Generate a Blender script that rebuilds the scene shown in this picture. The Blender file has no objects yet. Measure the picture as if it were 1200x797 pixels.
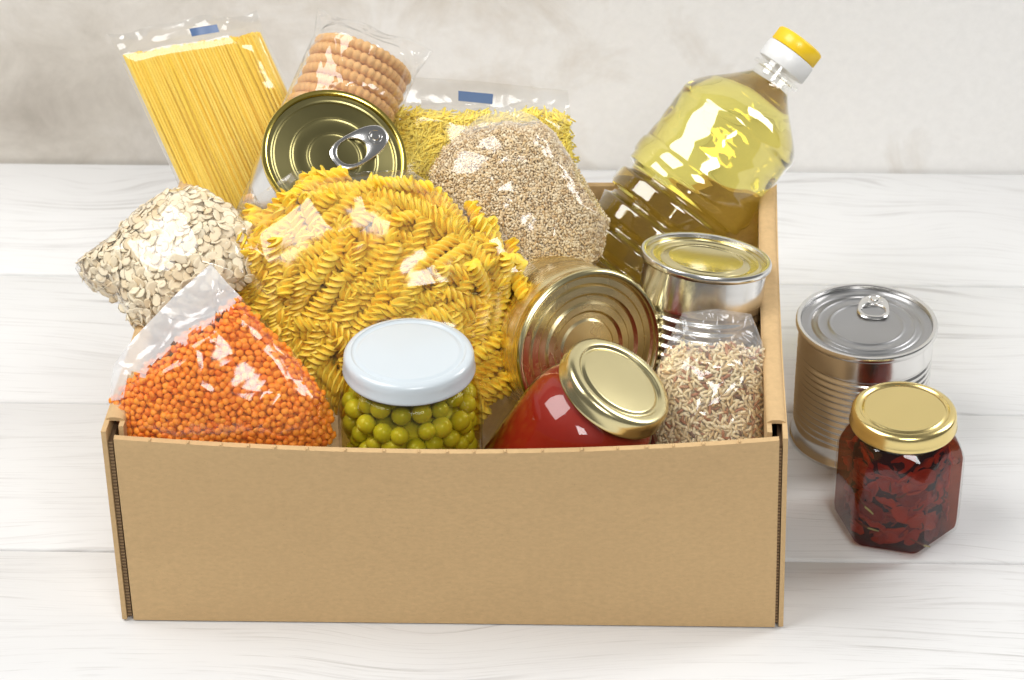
import bpy, bmesh, math, random
import numpy as np
from mathutils import Vector, Matrix, noise

# ------------------------------------------------------------------ camera, world, lights, exposure
scene = bpy.context.scene
COL = scene.collection
PITCH = math.radians(33.0)
cam_data = bpy.data.cameras.new('camera')
cam = bpy.data.objects.new('camera', cam_data)
COL.objects.link(cam)
cam.location = (0.0, -1.38961, 0.98035)
cam.rotation_euler = (math.pi / 2 - PITCH, 0.0, 0.0)
cam_data.lens = 100.0
cam_data.sensor_width = 36.0
cam_data.clip_start = 0.05
cam_data.clip_end = 50.0
cam_data.dof.use_dof = True
cam_data.dof.focus_distance = 1.57
cam_data.dof.aperture_fstop = 16.0
scene.camera = cam

world = bpy.data.worlds.new('World')
scene.world = world
world.use_nodes = True
wbg = world.node_tree.nodes['Background']
wbg.inputs['Color'].default_value = (1.0, 1.0, 1.0, 1)
wbg.inputs['Strength'].default_value = 0.15


def softbox(name, loc, aim, sx, sy, power, color=(1, 1, 1)):
    d = bpy.data.lights.new(name, 'AREA')
    d.shape = 'RECTANGLE'
    d.size = sx
    d.size_y = sy
    d.energy = power
    d.color = color
    o = bpy.data.objects.new(name, d)
    COL.objects.link(o)
    o.location = loc
    o.rotation_euler = (Vector(aim) - Vector(loc)).to_track_quat('-Z', 'Y').to_euler()
    return o


softbox('key_softbox', (-0.95, -0.25, 1.60), (0, 0, 0.05), 1.2, 1.1, 31.0, (1, 0.995, 0.985))
softbox('side_softbox', (1.40, 0.45, 1.05), (0, 0, 0.05), 0.6, 0.8, 16.0, (1, 0.995, 0.985))
softbox('front_softbox', (0.45, -2.0, 1.9), (0, 0, 0.05), 1.0, 0.8, 29.0, (1, 0.995, 0.985))

scene.view_settings.view_transform = 'Standard'
scene.view_settings.look = 'None'
scene.view_settings.exposure = 0.05
scene.view_settings.gamma = 1.0
scene.render.engine = 'CYCLES'
cy = scene.cycles
cy.use_denoising = True
cy.max_bounces = 12
cy.diffuse_bounces = 4
cy.glossy_bounces = 4
cy.transmission_bounces = 10
cy.transparent_max_bounces = 40
cy.sample_clamp_indirect = 6.0
cy.blur_glossy = 0.5

# ------------------------------------------------------------------ node helpers


class NT:
    def __init__(self, name):
        self.m = bpy.data.materials.new(name)
        self.m.use_nodes = True
        self.t = self.m.node_tree
        self.t.nodes.clear()
        self.out = self.t.nodes.new('ShaderNodeOutputMaterial')

    def n(self, kind, **kw):
        nd = self.t.nodes.new('ShaderNode' + kind)
        for k, v in kw.items():
            if k.startswith('_'):
                setattr(nd, k[1:], v)
                continue
            key = int(k[1:]) if k[0] == 'i' and k[1:].isdigit() else k.replace('_', ' ')
            s = nd.inputs[key]
            if hasattr(v, 'is_output'):
                self.t.links.new(v, s)
            else:
                s.default_value = v
        return nd

    def coord(self, scale=(1, 1, 1), rot=(0, 0, 0), loc=(0, 0, 0), src='Object'):
        tc = self.n('TexCoord')
        mp = self.n('Mapping', Vector=tc.outputs[src])
        mp.inputs['Scale'].default_value = scale
        mp.inputs['Rotation'].default_value = rot
        mp.inputs['Location'].default_value = loc
        return mp.outputs[0]

    def noise(self, vec, scale, detail=3.0, rough=0.55, dist=0.0):
        nd = self.n('TexNoise', Vector=vec, Scale=scale, Detail=detail, Roughness=rough, Distortion=dist)
        return nd.outputs['Fac']

    def ramp(self, fac, stops, interp='LINEAR'):
        nd = self.n('ValToRGB', Fac=fac)
        cr = nd.color_ramp
        cr.interpolation = interp
        while len(cr.elements) > 1:
            cr.elements.remove(cr.elements[-1])
        for i, (p, c) in enumerate(stops):
            e = cr.elements[0] if i == 0 else cr.elements.new(p)
            e.position = p
            e.color = (c, c, c, 1) if isinstance(c, (int, float)) else (c[0], c[1], c[2], 1)
        return nd.outputs['Color']

    def math(self, op, a, b=0.0, clamp=False):
        nd = self.n('Math', i0=a, i1=b, _operation=op)
        nd.use_clamp = clamp
        return nd.outputs[0]

    def mix(self, fac, a, b, mode='MIX'):
        nd = self.t.nodes.new('ShaderNodeMix')
        nd.data_type = 'RGBA'
        nd.blend_type = mode
        for s, v in ((nd.inputs[0], fac), (nd.inputs[6], a), (nd.inputs[7], b)):
            if hasattr(v, 'is_output'):
                self.t.links.new(v, s)
            elif isinstance(v, (tuple, list)):
                s.default_value = (v[0], v[1], v[2], 1)
            else:
                s.default_value = v
        return nd.outputs[2]

    def bump(self, h, strength=0.3, dist=0.001, normal=None):
        kw = dict(Height=h, Strength=strength, Distance=dist)
        if normal is not None:
            kw['Normal'] = normal
        return self.n('Bump', **kw).outputs[0]

    def pbr(self, **kw):
        kw2 = {}
        for k, v in kw.items():
            if isinstance(v, tuple) and len(v) == 3 and 'Color' in k:
                v = (v[0], v[1], v[2], 1)
            kw2[k] = v
        return self.n('BsdfPrincipled', **kw2).outputs[0]

    def done(self, sh):
        self.t.links.new(sh, self.out.inputs['Surface'])
        return self.m

    def schlick(self, nb, f0=0.04, gain=1.0):
        """Thin-sheet reflectance, the same from both sides."""
        f = self.n('LayerWeight', Blend=0.5, Normal=nb).outputs['Facing']
        p = self.math('POWER', f, 5.0)
        return self.math('MULTIPLY', self.math('ADD', self.math('MULTIPLY', p, 1 - f0), f0), gain, True)

    def rnd(self):
        oi = self.n('ObjectInfo').outputs['Random']
        gi = self.n('NewGeometry').outputs['Random Per Island']
        return self.math('FRACT', self.math('ADD', oi, gi))


def mat_wood():
    m = NT('white_painted_wood')
    tc = m.n('TexCoord').outputs['Object']
    oi = m.n('ObjectInfo').outputs['Random']
    off = m.n('CombineXYZ', X=m.math('MULTIPLY', oi, 7.3), Y=m.math('MULTIPLY', oi, 3.1), Z=0.0).outputs[0]
    v = m.n('VectorMath', i0=tc, i1=off, _operation='ADD').outputs[0]
    # slow warp so that the grain lines wander round knots
    mp0 = m.n('Mapping', Vector=v)
    mp0.inputs['Scale'].default_value = (3.0, 9.0, 1.0)
    warp = m.n('TexNoise', Vector=mp0.outputs[0], Scale=1.0, Detail=1.5).outputs['Color']
    wv = m.n('VectorMath', i0=warp, _operation='SCALE')
    wv.inputs['Scale'].default_value = 0.09
    v2 = m.n('VectorMath', i0=v, i1=wv.outputs[0], _operation='ADD').outputs[0]
    sp = m.n('SeparateXYZ', Vector=tc)
    shift = None
    for (kx, ky, lx, ly, amp) in ((-0.045, -0.176, 0.055, 0.030, 0.020), (0.300, 0.268, 0.045, 0.030, -0.018), (-0.30, 0.300, 0.05, 0.02, 0.014), (0.24, -0.20, 0.08, 0.03, -0.012), (-0.33, -0.02, 0.06, 0.03, 0.014)):
        dx = m.math('DIVIDE', m.math('SUBTRACT', sp.outputs['X'], kx), lx)
        dy = m.math('DIVIDE', m.math('SUBTRACT', sp.outputs['Y'], ky), ly)
        d2 = m.math('ADD', m.math('MULTIPLY', dx, dx), m.math('MULTIPLY', dy, dy))
        g = m.math('MULTIPLY', m.math('EXPONENT', m.math('MULTIPLY', d2, -1.0)), amp)
        shift = g if shift is None else m.math('ADD', shift, g)
        kd = m.math('EXPONENT', m.math('MULTIPLY', d2, -0.8))
        knots = kd if (kx == -0.045) else m.math('ADD', knots, kd)
    v2 = m.n('VectorMath', i0=v2, i1=m.n('CombineXYZ', X=0.0, Y=shift, Z=0.0).outputs[0], _operation='ADD').outputs[0]
    mp1 = m.n('Mapping', Vector=v2)
    mp1.inputs['Scale'].default_value = (5.0, 170.0, 1.0)
    g1 = m.noise(mp1.outputs[0], 1.0, 5.0, 0.65)
    mp2 = m.n('Mapping', Vector=v2)
    mp2.inputs['Scale'].default_value = (16.0, 620.0, 1.0)
    g2 = m.noise(mp2.outputs[0], 1.0, 3.0, 0.6)
    patch = m.noise(m.n('Mapping', Vector=v).outputs[0], 7.0, 3.0, 0.55)
    lines = m.math('MULTIPLY', m.ramp(g1, [(0.0, 1.0), (0.36, 0.6), (0.45, 0.0)]),
                   m.math('ADD', m.ramp(patch, [(0.40, 0.0), (0.66, 1.0)]), m.math('MULTIPLY', knots, 0.8), True))
    fine = m.math('MULTIPLY', m.ramp(g2, [(0.30, 1.0), (0.44, 0.0)]), 0.30)
    wear = m.math('MAXIMUM', m.math('MULTIPLY', lines, 0.85), fine)
    stain = m.noise(m.coord((2.2, 5.0, 1)), 1.6, 2.0)
    base = m.mix(m.ramp(stain, [(0.35, 0.0), (0.7, 1.0)]), (0.715, 0.715, 0.71), (0.675, 0.67, 0.665))
    col = m.mix(wear, base, (0.36, 0.34, 0.325))
    h = m.math('SUBTRACT', 1.0, m.math('ADD', m.math('MULTIPLY', lines, 0.8), m.math('MULTIPLY', fine, 1.2)))
    nb = m.bump(h, 0.35, 0.0006)
    return m.done(m.pbr(Base_Color=col, Roughness=0.55, Normal=nb, Specular_IOR_Level=0.3))


def mat_plaster():
    m = NT('mottled_plaster')
    tc = m.n('TexCoord').outputs['Object']
    sep = m.n('SeparateXYZ', Vector=tc)
    big = m.noise(tc, 4.2, 5.0, 0.6, 0.4)
    mid = m.noise(tc, 17.0, 5.0, 0.65, 0.6)
    # the left half of the wall has more bare beige render, the right half more white wash
    side = m.math('ADD', m.math('MULTIPLY', sep.outputs['X'], -0.95), 0.16, True)
    low = None
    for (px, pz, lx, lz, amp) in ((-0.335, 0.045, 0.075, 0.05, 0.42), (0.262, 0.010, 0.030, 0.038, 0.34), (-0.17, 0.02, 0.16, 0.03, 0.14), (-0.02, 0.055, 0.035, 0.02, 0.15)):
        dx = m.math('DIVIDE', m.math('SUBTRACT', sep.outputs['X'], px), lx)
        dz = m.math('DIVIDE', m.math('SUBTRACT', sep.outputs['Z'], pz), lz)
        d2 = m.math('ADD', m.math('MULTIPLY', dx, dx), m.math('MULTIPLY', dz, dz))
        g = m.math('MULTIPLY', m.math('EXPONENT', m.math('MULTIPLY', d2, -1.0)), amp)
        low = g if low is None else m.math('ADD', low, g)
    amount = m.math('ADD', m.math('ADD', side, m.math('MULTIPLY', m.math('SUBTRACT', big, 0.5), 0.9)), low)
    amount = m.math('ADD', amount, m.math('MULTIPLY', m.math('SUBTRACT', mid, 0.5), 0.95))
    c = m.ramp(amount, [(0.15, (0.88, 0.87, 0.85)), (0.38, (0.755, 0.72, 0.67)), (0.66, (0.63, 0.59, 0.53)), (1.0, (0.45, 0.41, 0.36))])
    fine = m.noise(tc, 140.0, 4.0, 0.7)
    col = m.mix(0.10, c, m.ramp(fine, [(0.3, 0.45), (0.7, 1.0)]), 'MULTIPLY')
    nb = m.bump(m.math('ADD', m.math('MULTIPLY', mid, 0.6), m.math('MULTIPLY', fine, 0.4)), 0.35, 0.002)
    return m.done(m.pbr(Base_Color=col, Roughness=0.85, Normal=nb, Specular_IOR_Level=0.2))


def mat_card(name='kraft_cardboard', c=(0.59, 0.40, 0.20)):
    m = NT(name)
    tc = m.n('TexCoord').outputs['Object']
    fib = m.noise(m.coord((260, 260, 520)), 1.0, 4.0, 0.7)
    big = m.noise(tc, 9.0, 3.0, 0.5)
    spk = m.noise(tc, 900.0, 2.0, 0.6)
    col = m.mix(m.ramp(fib, [(0.3, 0.0), (0.7, 1.0)]), tuple(x * 0.90 for x in c), tuple(min(1, x * 1.07) for x in c))
    col = m.mix(m.ramp(big, [(0.3, 0.0), (0.7, 0.35)]), col, tuple(x * 0.93 for x in c))
    col = m.mix(m.ramp(spk, [(0.24, 0.5), (0.33, 0.0)]), col, tuple(x * 0.6 for x in c))
    flute = m.n('TexWave', Vector=m.coord((1, 1, 0)), Scale=55.0, _bands_direction='X').outputs['Fac']
    dent = m.noise(tc, 14.0, 3.0, 0.5)
    nb0 = m.bump(dent, 0.25, 0.012)
    nb = m.bump(m.math('ADD', m.math('MULTIPLY', fib, 0.7), m.math('MULTIPLY', flute, 0.25)), 0.25, 0.0006, nb0)
    return m.done(m.pbr(Base_Color=col, Roughness=0.75, Normal=nb, Specular_IOR_Level=0.25))


def mat_flute():
    m = NT('corrugated_edge')
    w = m.n('TexWave', Vector=m.coord((1, 1, 1)), Scale=150.0, _bands_direction='Z').outputs['Fac']
    col = m.mix(m.ramp(w, [(0.3, 0.0), (0.6, 1.0)]), (0.15, 0.09, 0.045), (0.30, 0.195, 0.095))
    return m.done(m.pbr(Base_Color=col, Roughness=0.85, Normal=m.bump(w, 0.6, 0.001)))


def mat_metal(name, col, rough=0.2, scratch=0.25, streak=(3, 3, 60), metal=1.0):
    m = NT(name)
    n1 = m.noise(m.coord(streak), 6.0, 4.0, 0.6)
    n2 = m.noise(m.coord((1, 1, 1)), 26.0, 3.0)
    r = m.math('ADD', rough - 0.06, m.math('MULTIPLY', n1, 0.12))
    c = m.mix(m.ramp(n2, [(0.35, 0.0), (0.7, scratch)]), col, tuple(x * 0.82 for x in col))
    nb = m.bump(n2, 0.05, 0.002)
    return m.done(m.pbr(Base_Color=c, Metallic=metal, Roughness=r, Normal=nb))


def mat_paint(name, col, rough=0.3, coat=0.3, bumps=0.05):
    m = NT(name)
    n1 = m.noise(m.coord(), 220.0, 3.0)
    n2 = m.noise(m.coord(), 24.0, 2.0)
    c = m.mix(m.ramp(n2, [(0.3, 0.0), (0.8, 0.6)]), col, tuple(x * 0.94 for x in col))
    return m.done(m.pbr(Base_Color=c, Roughness=rough, Coat_Weight=coat, Coat_Roughness=0.12, Normal=m.bump(n1, bumps, 0.0006)))


def mat_film(name, wr=0.42, scale=30.0, rough=0.11, haze=0.014, tint=(0.99, 0.99, 0.985), gain=1.05):
    """Clear crinkled cellophane: lets light straight through, mirrors lamps on its creases."""
    m = NT(name)
    v = m.coord()
    d = m.n('TexNoise', Vector=v, Scale=scale * 0.5, Detail=2.0).outputs['Color']
    dv = m.n('VectorMath', i0=d, _operation='SCALE')
    dv.inputs['Scale'].default_value = 0.02
    v2 = m.n('VectorMath', i0=v, i1=dv.outputs[0], _operation='ADD').outputs[0]
    vor = m.n('TexVoronoi', Vector=v2, Scale=scale, _feature='DISTANCE_TO_EDGE').outputs['Distance']
    cre = m.ramp(vor, [(0.0, 1.0), (0.10, 0.35), (0.35, 0.0)])
    big = m.noise(v2, scale * 0.45, 3.0, 0.6, 0.8)
    h = m.math('ADD', m.math('MULTIPLY', cre, 0.22), m.math('MULTIPLY', big, 1.5))
    nb = m.bump(h, wr, 0.006)
    fac = m.schlick(nb, 0.05, gain)
    tr = m.n('BsdfTransparent', Color=(*tint, 1)).outputs[0]
    gl = m.n('BsdfGlossy', Color=(1, 1, 1, 1), Roughness=rough, Normal=nb).outputs[0]
    df = m.n('BsdfDiffuse', Color=(0.9, 0.9, 0.9, 1), Normal=nb).outputs[0]
    a = m.n('MixShader', i0=haze, i1=tr, i2=df).outputs[0]
    return m.done(m.n('MixShader', i0=fac, i1=a, i2=gl).outputs[0])


def mat_glass(name, tint=(0.975, 0.985, 0.98), wr=0.06, rough=0.02, gain=1.0):
    m = NT(name)
    nb = m.bump(m.noise(m.coord(), 60.0, 2.0), wr, 0.004)
    fac = m.schlick(nb, 0.045, gain)
    tr = m.n('BsdfTransparent', Color=(*tint, 1)).outputs[0]
    gl = m.n('BsdfGlossy', Color=(1, 1, 1, 1), Roughness=rough, Normal=nb).outputs[0]
    return m.done(m.n('MixShader', i0=fac, i1=tr, i2=gl).outputs[0])


def mat_tint(name, tint):
    m = NT(name)
    tr = m.n('BsdfTransparent', Color=(*tint, 1)).outputs[0]
    gl = m.n('BsdfGlossy', Color=(1, 1, 1, 1), Roughness=0.05).outputs[0]
    return m.done(m.n('MixShader', i0=0.01, i1=tr, i2=gl).outputs[0])


def mat_food(name, a, b, c=None, rough=0.5, sss=0.0, spec=0.4, bump=0.15, bscale=500.0, coat=0.0, radius=(0.004, 0.002, 0.0006)):
    """Per-piece colour between a, b (and c)."""
    m = NT(name)
    r = m.rnd()
    stops = [(0.0, a), (1.0, b)] if c is None else [(0.0, a), (0.62, b), (1.0, c)]
    col = m.ramp(r, stops)
    n1 = m.noise(m.coord(), bscale, 3.0)
    col = m.mix(m.ramp(n1, [(0.3, 0.0), (0.75, 0.30)]), col, tuple(x * 0.78 for x in a))
    kw = dict(Base_Color=col, Roughness=rough, Specular_IOR_Level=spec, Coat_Weight=coat, Normal=m.bump(n1, bump, 0.0006))
    if sss > 0:
        kw.update(Subsurface_Weight=sss, Subsurface_Scale=1.0, Subsurface_Radius=radius)
    return m.done(m.pbr(**kw))


M = {}
M['wood'] = mat_wood()
M['plaster'] = mat_plaster()
M['card'] = mat_card()
M['flute'] = mat_flute()
M['silver'] = mat_metal('tinned_steel', (0.80, 0.79, 0.77), 0.20)
M['satin'] = mat_metal('satin_steel_lid', (0.46, 0.46, 0.465), 0.34)
M['gold_satin'] = mat_metal('gold_lacquered_tin', (0.82, 0.70, 0.40), 0.27, metal=1.0)
M['gold_lid'] = mat_metal('gold_jar_lid', (0.86, 0.69, 0.30), 0.24)
M['pale_gold'] = mat_metal('pale_gold_lid', (0.74, 0.65, 0.36), 0.24)
M['olive_gold'] = mat_metal('olive_gold_lacquer', (0.34, 0.30, 0.13), 0.30)
M['rim_gold'] = mat_metal('yellow_gold_rim', (0.92, 0.74, 0.18), 0.18)
M['gold_step'] = mat_metal('gold_stepped_end', (0.82, 0.69, 0.40), 0.27)
M['white_lid'] = mat_paint('white_enamel_lid', (0.56, 0.615, 0.65), 0.32, 0.4)
M['film'] = mat_film('clear_cellophane')
M['film_soft'] = mat_film('smooth_cellophane', 0.30, 24.0, 0.12, 0.014)
M['film_crisp'] = mat_film('crinkled_cellophane', 0.9, 38.0, 0.09, 0.06)
M['film_folds'] = mat_film('folded_layers_of_cellophane', 0.75, 40.0, 0.12, 0.40)  # loose folded film; its white haze paints in the lamp reflection
M['film_folds_thin'] = mat_film('two_layers_of_cellophane', 0.8, 60.0, 0.10, 0.12)  # fainter white haze, the same reflected light painted on loose film
M['glass'] = mat_glass('jar_glass')
M['brine'] = mat_tint('pea_brine', (0.90, 0.85, 0.50))
M['red_oil'] = mat_tint('red_tomato_oil', (0.52, 0.20, 0.07))
M['blue'] = mat_paint('blue_label_print', (0.06, 0.115, 0.24), 0.45, 0.1)
M['yellow_cap'] = mat_paint('yellow_plastic', (0.93, 0.62, 0.015), 0.35, 0.2)
M['white_cap'] = mat_paint('white_plastic', (0.82, 0.82, 0.81), 0.35, 0.2)
M['pasta'] = mat_food('fusilli_pasta', (0.96, 0.60, 0.035), (0.97, 0.70, 0.085), (0.965, 0.64, 0.05), 0.42, 0.25, 0.45)
M['spaghetti'] = mat_food('spaghetti_pasta', (0.93, 0.64, 0.07), (0.96, 0.74, 0.16), (0.90, 0.57, 0.05), 0.4, 0.0, 0.45)
M['noodle'] = mat_food('vermicelli_pasta', (0.95, 0.70, 0.08), (0.97, 0.82, 0.18), (0.96, 0.75, 0.11), 0.45)
M['lentil'] = mat_food('red_lentil', (0.92, 0.24, 0.010), (0.95, 0.33, 0.022), (0.86, 0.18, 0.006), 0.5, 0.15, 0.35)
M['oat'] = mat_food('oat_flake', (0.85, 0.72, 0.50), (0.90, 0.80, 0.61), (0.74, 0.57, 0.35), 0.7, 0.0, 0.2, 0.5, 420.0)
M['bran'] = mat_food('bran_flake', (0.76, 0.56, 0.30), (0.92, 0.80, 0.58), (0.54, 0.34, 0.15), 0.75, 0.0, 0.2, 0.4)
M['rice_pale'] = mat_food('pale_rice', (0.80, 0.61, 0.33), (0.88, 0.75, 0.50), (0.60, 0.38, 0.16), 0.45, 0.1)
M['rice_red'] = mat_food('red_rice', (0.36, 0.14, 0.06), (0.50, 0.24, 0.11), (0.08, 0.045, 0.03), 0.45)
M['pea'] = mat_food('canned_pea', (0.54, 0.50, 0.035), (0.64, 0.58, 0.070), (0.45, 0.44, 0.025), 0.35, 0.3, 0.5, 0.1, 300.0, 0.2)
M['sauce'] = mat_food('tomato_sauce', (0.27, 0.013, 0.004), (0.27, 0.013, 0.004), None, 0.45, 0.0, 0.15, 0.05, 300.0)
M['dried_tomato'] = mat_food('dried_tomato', (0.66, 0.16, 0.06), (0.85, 0.32, 0.12), (0.30, 0.05, 0.03), 0.35, 0.1, 0.5, 0.6, 320.0)
M['dark_pulp'] = mat_food('dark_tomato_pulp', (0.06, 0.009, 0.004), (0.08, 0.012, 0.005), None, 0.5)  # dark core colour paints shade into the gaps between tomato pieces
M['herb'] = mat_food('herb_sprig', (0.16, 0.15, 0.04), (0.30, 0.24, 0.06), None, 0.6)
M['cookie'] = mat_food('butter_biscuit', (0.70, 0.38, 0.13), (0.78, 0.47, 0.19), (0.58, 0.28, 0.08), 0.7, 0.0, 0.2, 0.6, 380.0)


def mat_oil():
    m = NT('sunflower_oil')
    g = m.n('BsdfGlass', Color=(0.982, 0.93, 0.47, 1), Roughness=0.0, IOR=1.42).outputs[0]
    return m.done(g)


M['oil'] = mat_oil()
M['pet'] = mat_glass('clear_plastic', (0.985, 0.985, 0.97), 0.05, 0.03, 1.9)

# ------------------------------------------------------------------ mesh helpers


def link(name, me, mat=None, parent=None):
    if mat is not None and not me.materials:
        me.materials.append(M[mat] if isinstance(mat, str) else mat)
    o = bpy.data.objects.new(name, me)
    COL.objects.link(o)
    if parent is not None:
        o.parent = parent
    return o


def mesh(name, verts, faces, smooth=True, sharp=40.0):
    me = bpy.data.meshes.new(name)
    me.from_pydata([tuple(v) for v in verts], [], faces)
    me.update()
    if smooth:
        me.shade_smooth()
        if sharp:
            me.set_sharp_from_angle(angle=math.radians(sharp))
    return me


def empty(name, mat4, label, cat, group=None):
    o = bpy.data.objects.new(name, None)
    o.empty_display_size = 0.02
    COL.objects.link(o)
    o.matrix_world = mat4
    o['label'] = label
    o['category'] = cat
    if group:
        o['group'] = group
    return o


def frame(o, ex, ey):
    ex = Vector(ex).normalized()
    ez = ex.cross(Vector(ey)).normalized()
    ey = ez.cross(ex)
    m = Matrix((ex, ey, ez)).transposed().to_4x4()
    m.translation = Vector(o)
    return m


def axis_frame(base, n, xref=(1, 0, 0)):
    """Local z along n, local x as near xref as can be."""
    n = Vector(n).normalized()
    ex = Vector(xref)
    ex = (ex - n * ex.dot(n)).normalized()
    ey = n.cross(ex)
    m = Matrix((ex, ey, n)).transposed().to_4x4()
    m.translation = Vector(base)
    return m


def rings_mesh(name, rings, close_bottom=True, close_top=True, smooth=True, sharp=40.0):
    """Skin a list of rings, each the same number of points."""
    n = len(rings[0])
    vs = [p for r in rings for p in r]
    fs = []
    for i in range(len(rings) - 1):
        for j in range(n):
            a, b = i * n + j, i * n + (j + 1) % n
            fs.append((a, b, b + n, a + n))
    if close_bottom:
        fs.append(tuple(reversed(range(n))))
    if close_top:
        k = (len(rings) - 1) * n
        fs.append(tuple(range(k, k + n)))
    return mesh(name, vs, fs, smooth, sharp)


def lathe(name, prof, seg=72, close_bottom=True, close_top=True, sharp=40.0, wob=0.0):
    rings = []
    for r, z in prof:
        ring = []
        for j in range(seg):
            a = 2 * math.pi * j / seg
            rr = r
            if wob:
                rr = r + wob * noise.noise((math.cos(a) * 2, math.sin(a) * 2, z * 40))
            ring.append((rr * math.cos(a), rr * math.sin(a), z))
        rings.append(ring)
    return rings_mesh(name, rings, close_bottom, close_top, True, sharp)


def slab(name, fn, nu, nv, sharp=40.0):
    """Closed slab: fn(u, v, side) with side 0 / 1 gives the two skins."""
    vs, fs = [], []
    idx = lambda s, i, j: s * (nu + 1) * (nv + 1) + i * (nv + 1) + j
    for s in (0, 1):
        for i in range(nu + 1):
            for j in range(nv + 1):
                vs.append(fn(i / nu, j / nv, s))
    for i in range(nu):
        for j in range(nv):
            fs.append((idx(0, i, j), idx(0, i + 1, j), idx(0, i + 1, j + 1), idx(0, i, j + 1)))
            fs.append((idx(1, i, j), idx(1, i, j + 1), idx(1, i + 1, j + 1), idx(1, i + 1, j)))
    for i in range(nu):
        fs.append((idx(0, i, 0), idx(1, i, 0), idx(1, i + 1, 0), idx(0, i + 1, 0)))
        fs.append((idx(0, i, nv), idx(0, i + 1, nv), idx(1, i + 1, nv), idx(1, i, nv)))
    for j in range(nv):
        fs.append((idx(0, 0, j), idx(0, 0, j + 1), idx(1, 0, j + 1), idx(1, 0, j)))
        fs.append((idx(0, nu, j), idx(1, nu, j), idx(1, nu, j + 1), idx(0, nu, j + 1)))
    return mesh(name, vs, fs, True, sharp)


def merge(name, src_v, src_f, mats):
    """Many placed copies of one small mesh in one mesh (for what is past counting)."""
    sv = np.array(src_v, dtype=float)
    k = len(sv)
    allv = np.empty((k * len(mats), 3))
    for i, m in enumerate(mats):
        a = np.array(m)
        allv[i * k:(i + 1) * k] = sv @ a[:3, :3].T + a[:3, 3]
    fs = []
    for i in range(len(mats)):
        o = i * k
        fs.extend([tuple(x + o for x in f) for f in src_f])
    me = bpy.data.meshes.new(name)
    me.from_pydata(allv.tolist(), [], fs)
    me.update()
    me.shade_smooth()
    return me


def arr(me):
    return [tuple(v.co) for v in me.vertices], [tuple(p.vertices) for p in me.polygons]


# ------------------------------------------------------------------ small food pieces


def ellipsoid(name, rx, ry, rz, seg=8, rings=5, jit=0.0, seed=0, bend=0.0):
    rng = random.Random(seed)
    vs, fs = [(0, 0, -rz)], []
    for i in range(1, rings):
        p = -math.pi / 2 + math.pi * i / rings
        for j in range(seg):
            a = 2 * math.pi * j / seg
            k = 1 + rng.uniform(-jit, jit)
            x, y, z = rx * math.cos(p) * math.cos(a) * k, ry * math.cos(p) * math.sin(a) * k, rz * math.sin(p) * k
            vs.append((x, y, z + bend * x * x))
    vs.append((0, 0, rz))
    for j in range(seg):
        fs.append((0, 1 + (j + 1) % seg, 1 + j))
    for i in range(rings - 2):
        for j in range(seg):
            a, b = 1 + i * seg + j, 1 + i * seg + (j + 1) % seg
            fs.append((a, b, b + seg, a + seg))
    t = len(vs) - 1
    k = 1 + (rings - 2) * seg
    for j in range(seg):
        fs.append((k + j, k + (j + 1) % seg, t))
    return mesh(name, vs, fs, True, 0)


def fusillo(name, length=0.036, rad=0.0050, turns=2.6, bend=0.0, nr=36):
    rings = []
    for i in range(nr + 1):
        t = i / nr
        a0 = 2 * math.pi * turns * t
        z = (t - 0.5) * length
        ring = []
        for b in range(3):
            for da, r in ((-0.36, rad * 0.90), (0.0, rad * 1.0), (0.36, rad * 0.92), (0.66, rad * 0.62), (1.05, rad * 0.42), (1.42, rad * 0.62)):
                a = a0 + b * 2 * math.pi / 3 + da
                ring.append((r * math.cos(a) + bend * z * z, r * math.sin(a), z))
        rings.append(ring)
    return rings_mesh(name, rings, True, True, True, 60)


def tube(name, pts, r, seg=6):
    rings = []
    n = len(pts)
    pts = [Vector(p) for p in pts]
    for i, p in enumerate(pts):
        t = (pts[min(i + 1, n - 1)] - pts[max(i - 1, 0)]).normalized()
        ref = Vector((0, 0, 1)) if abs(t.z) < 0.9 else Vector((1, 0, 0))
        a = t.cross(ref).normalized()
        b = t.cross(a)
        rr = r[i] if isinstance(r, (list, tuple)) else r
        rings.append([p + (a * math.cos(2 * math.pi * j / seg) + b * math.sin(2 * math.pi * j / seg)) * rr for j in range(seg)])
    return rings_mesh(name, rings, True, True, True, 60)


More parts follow.
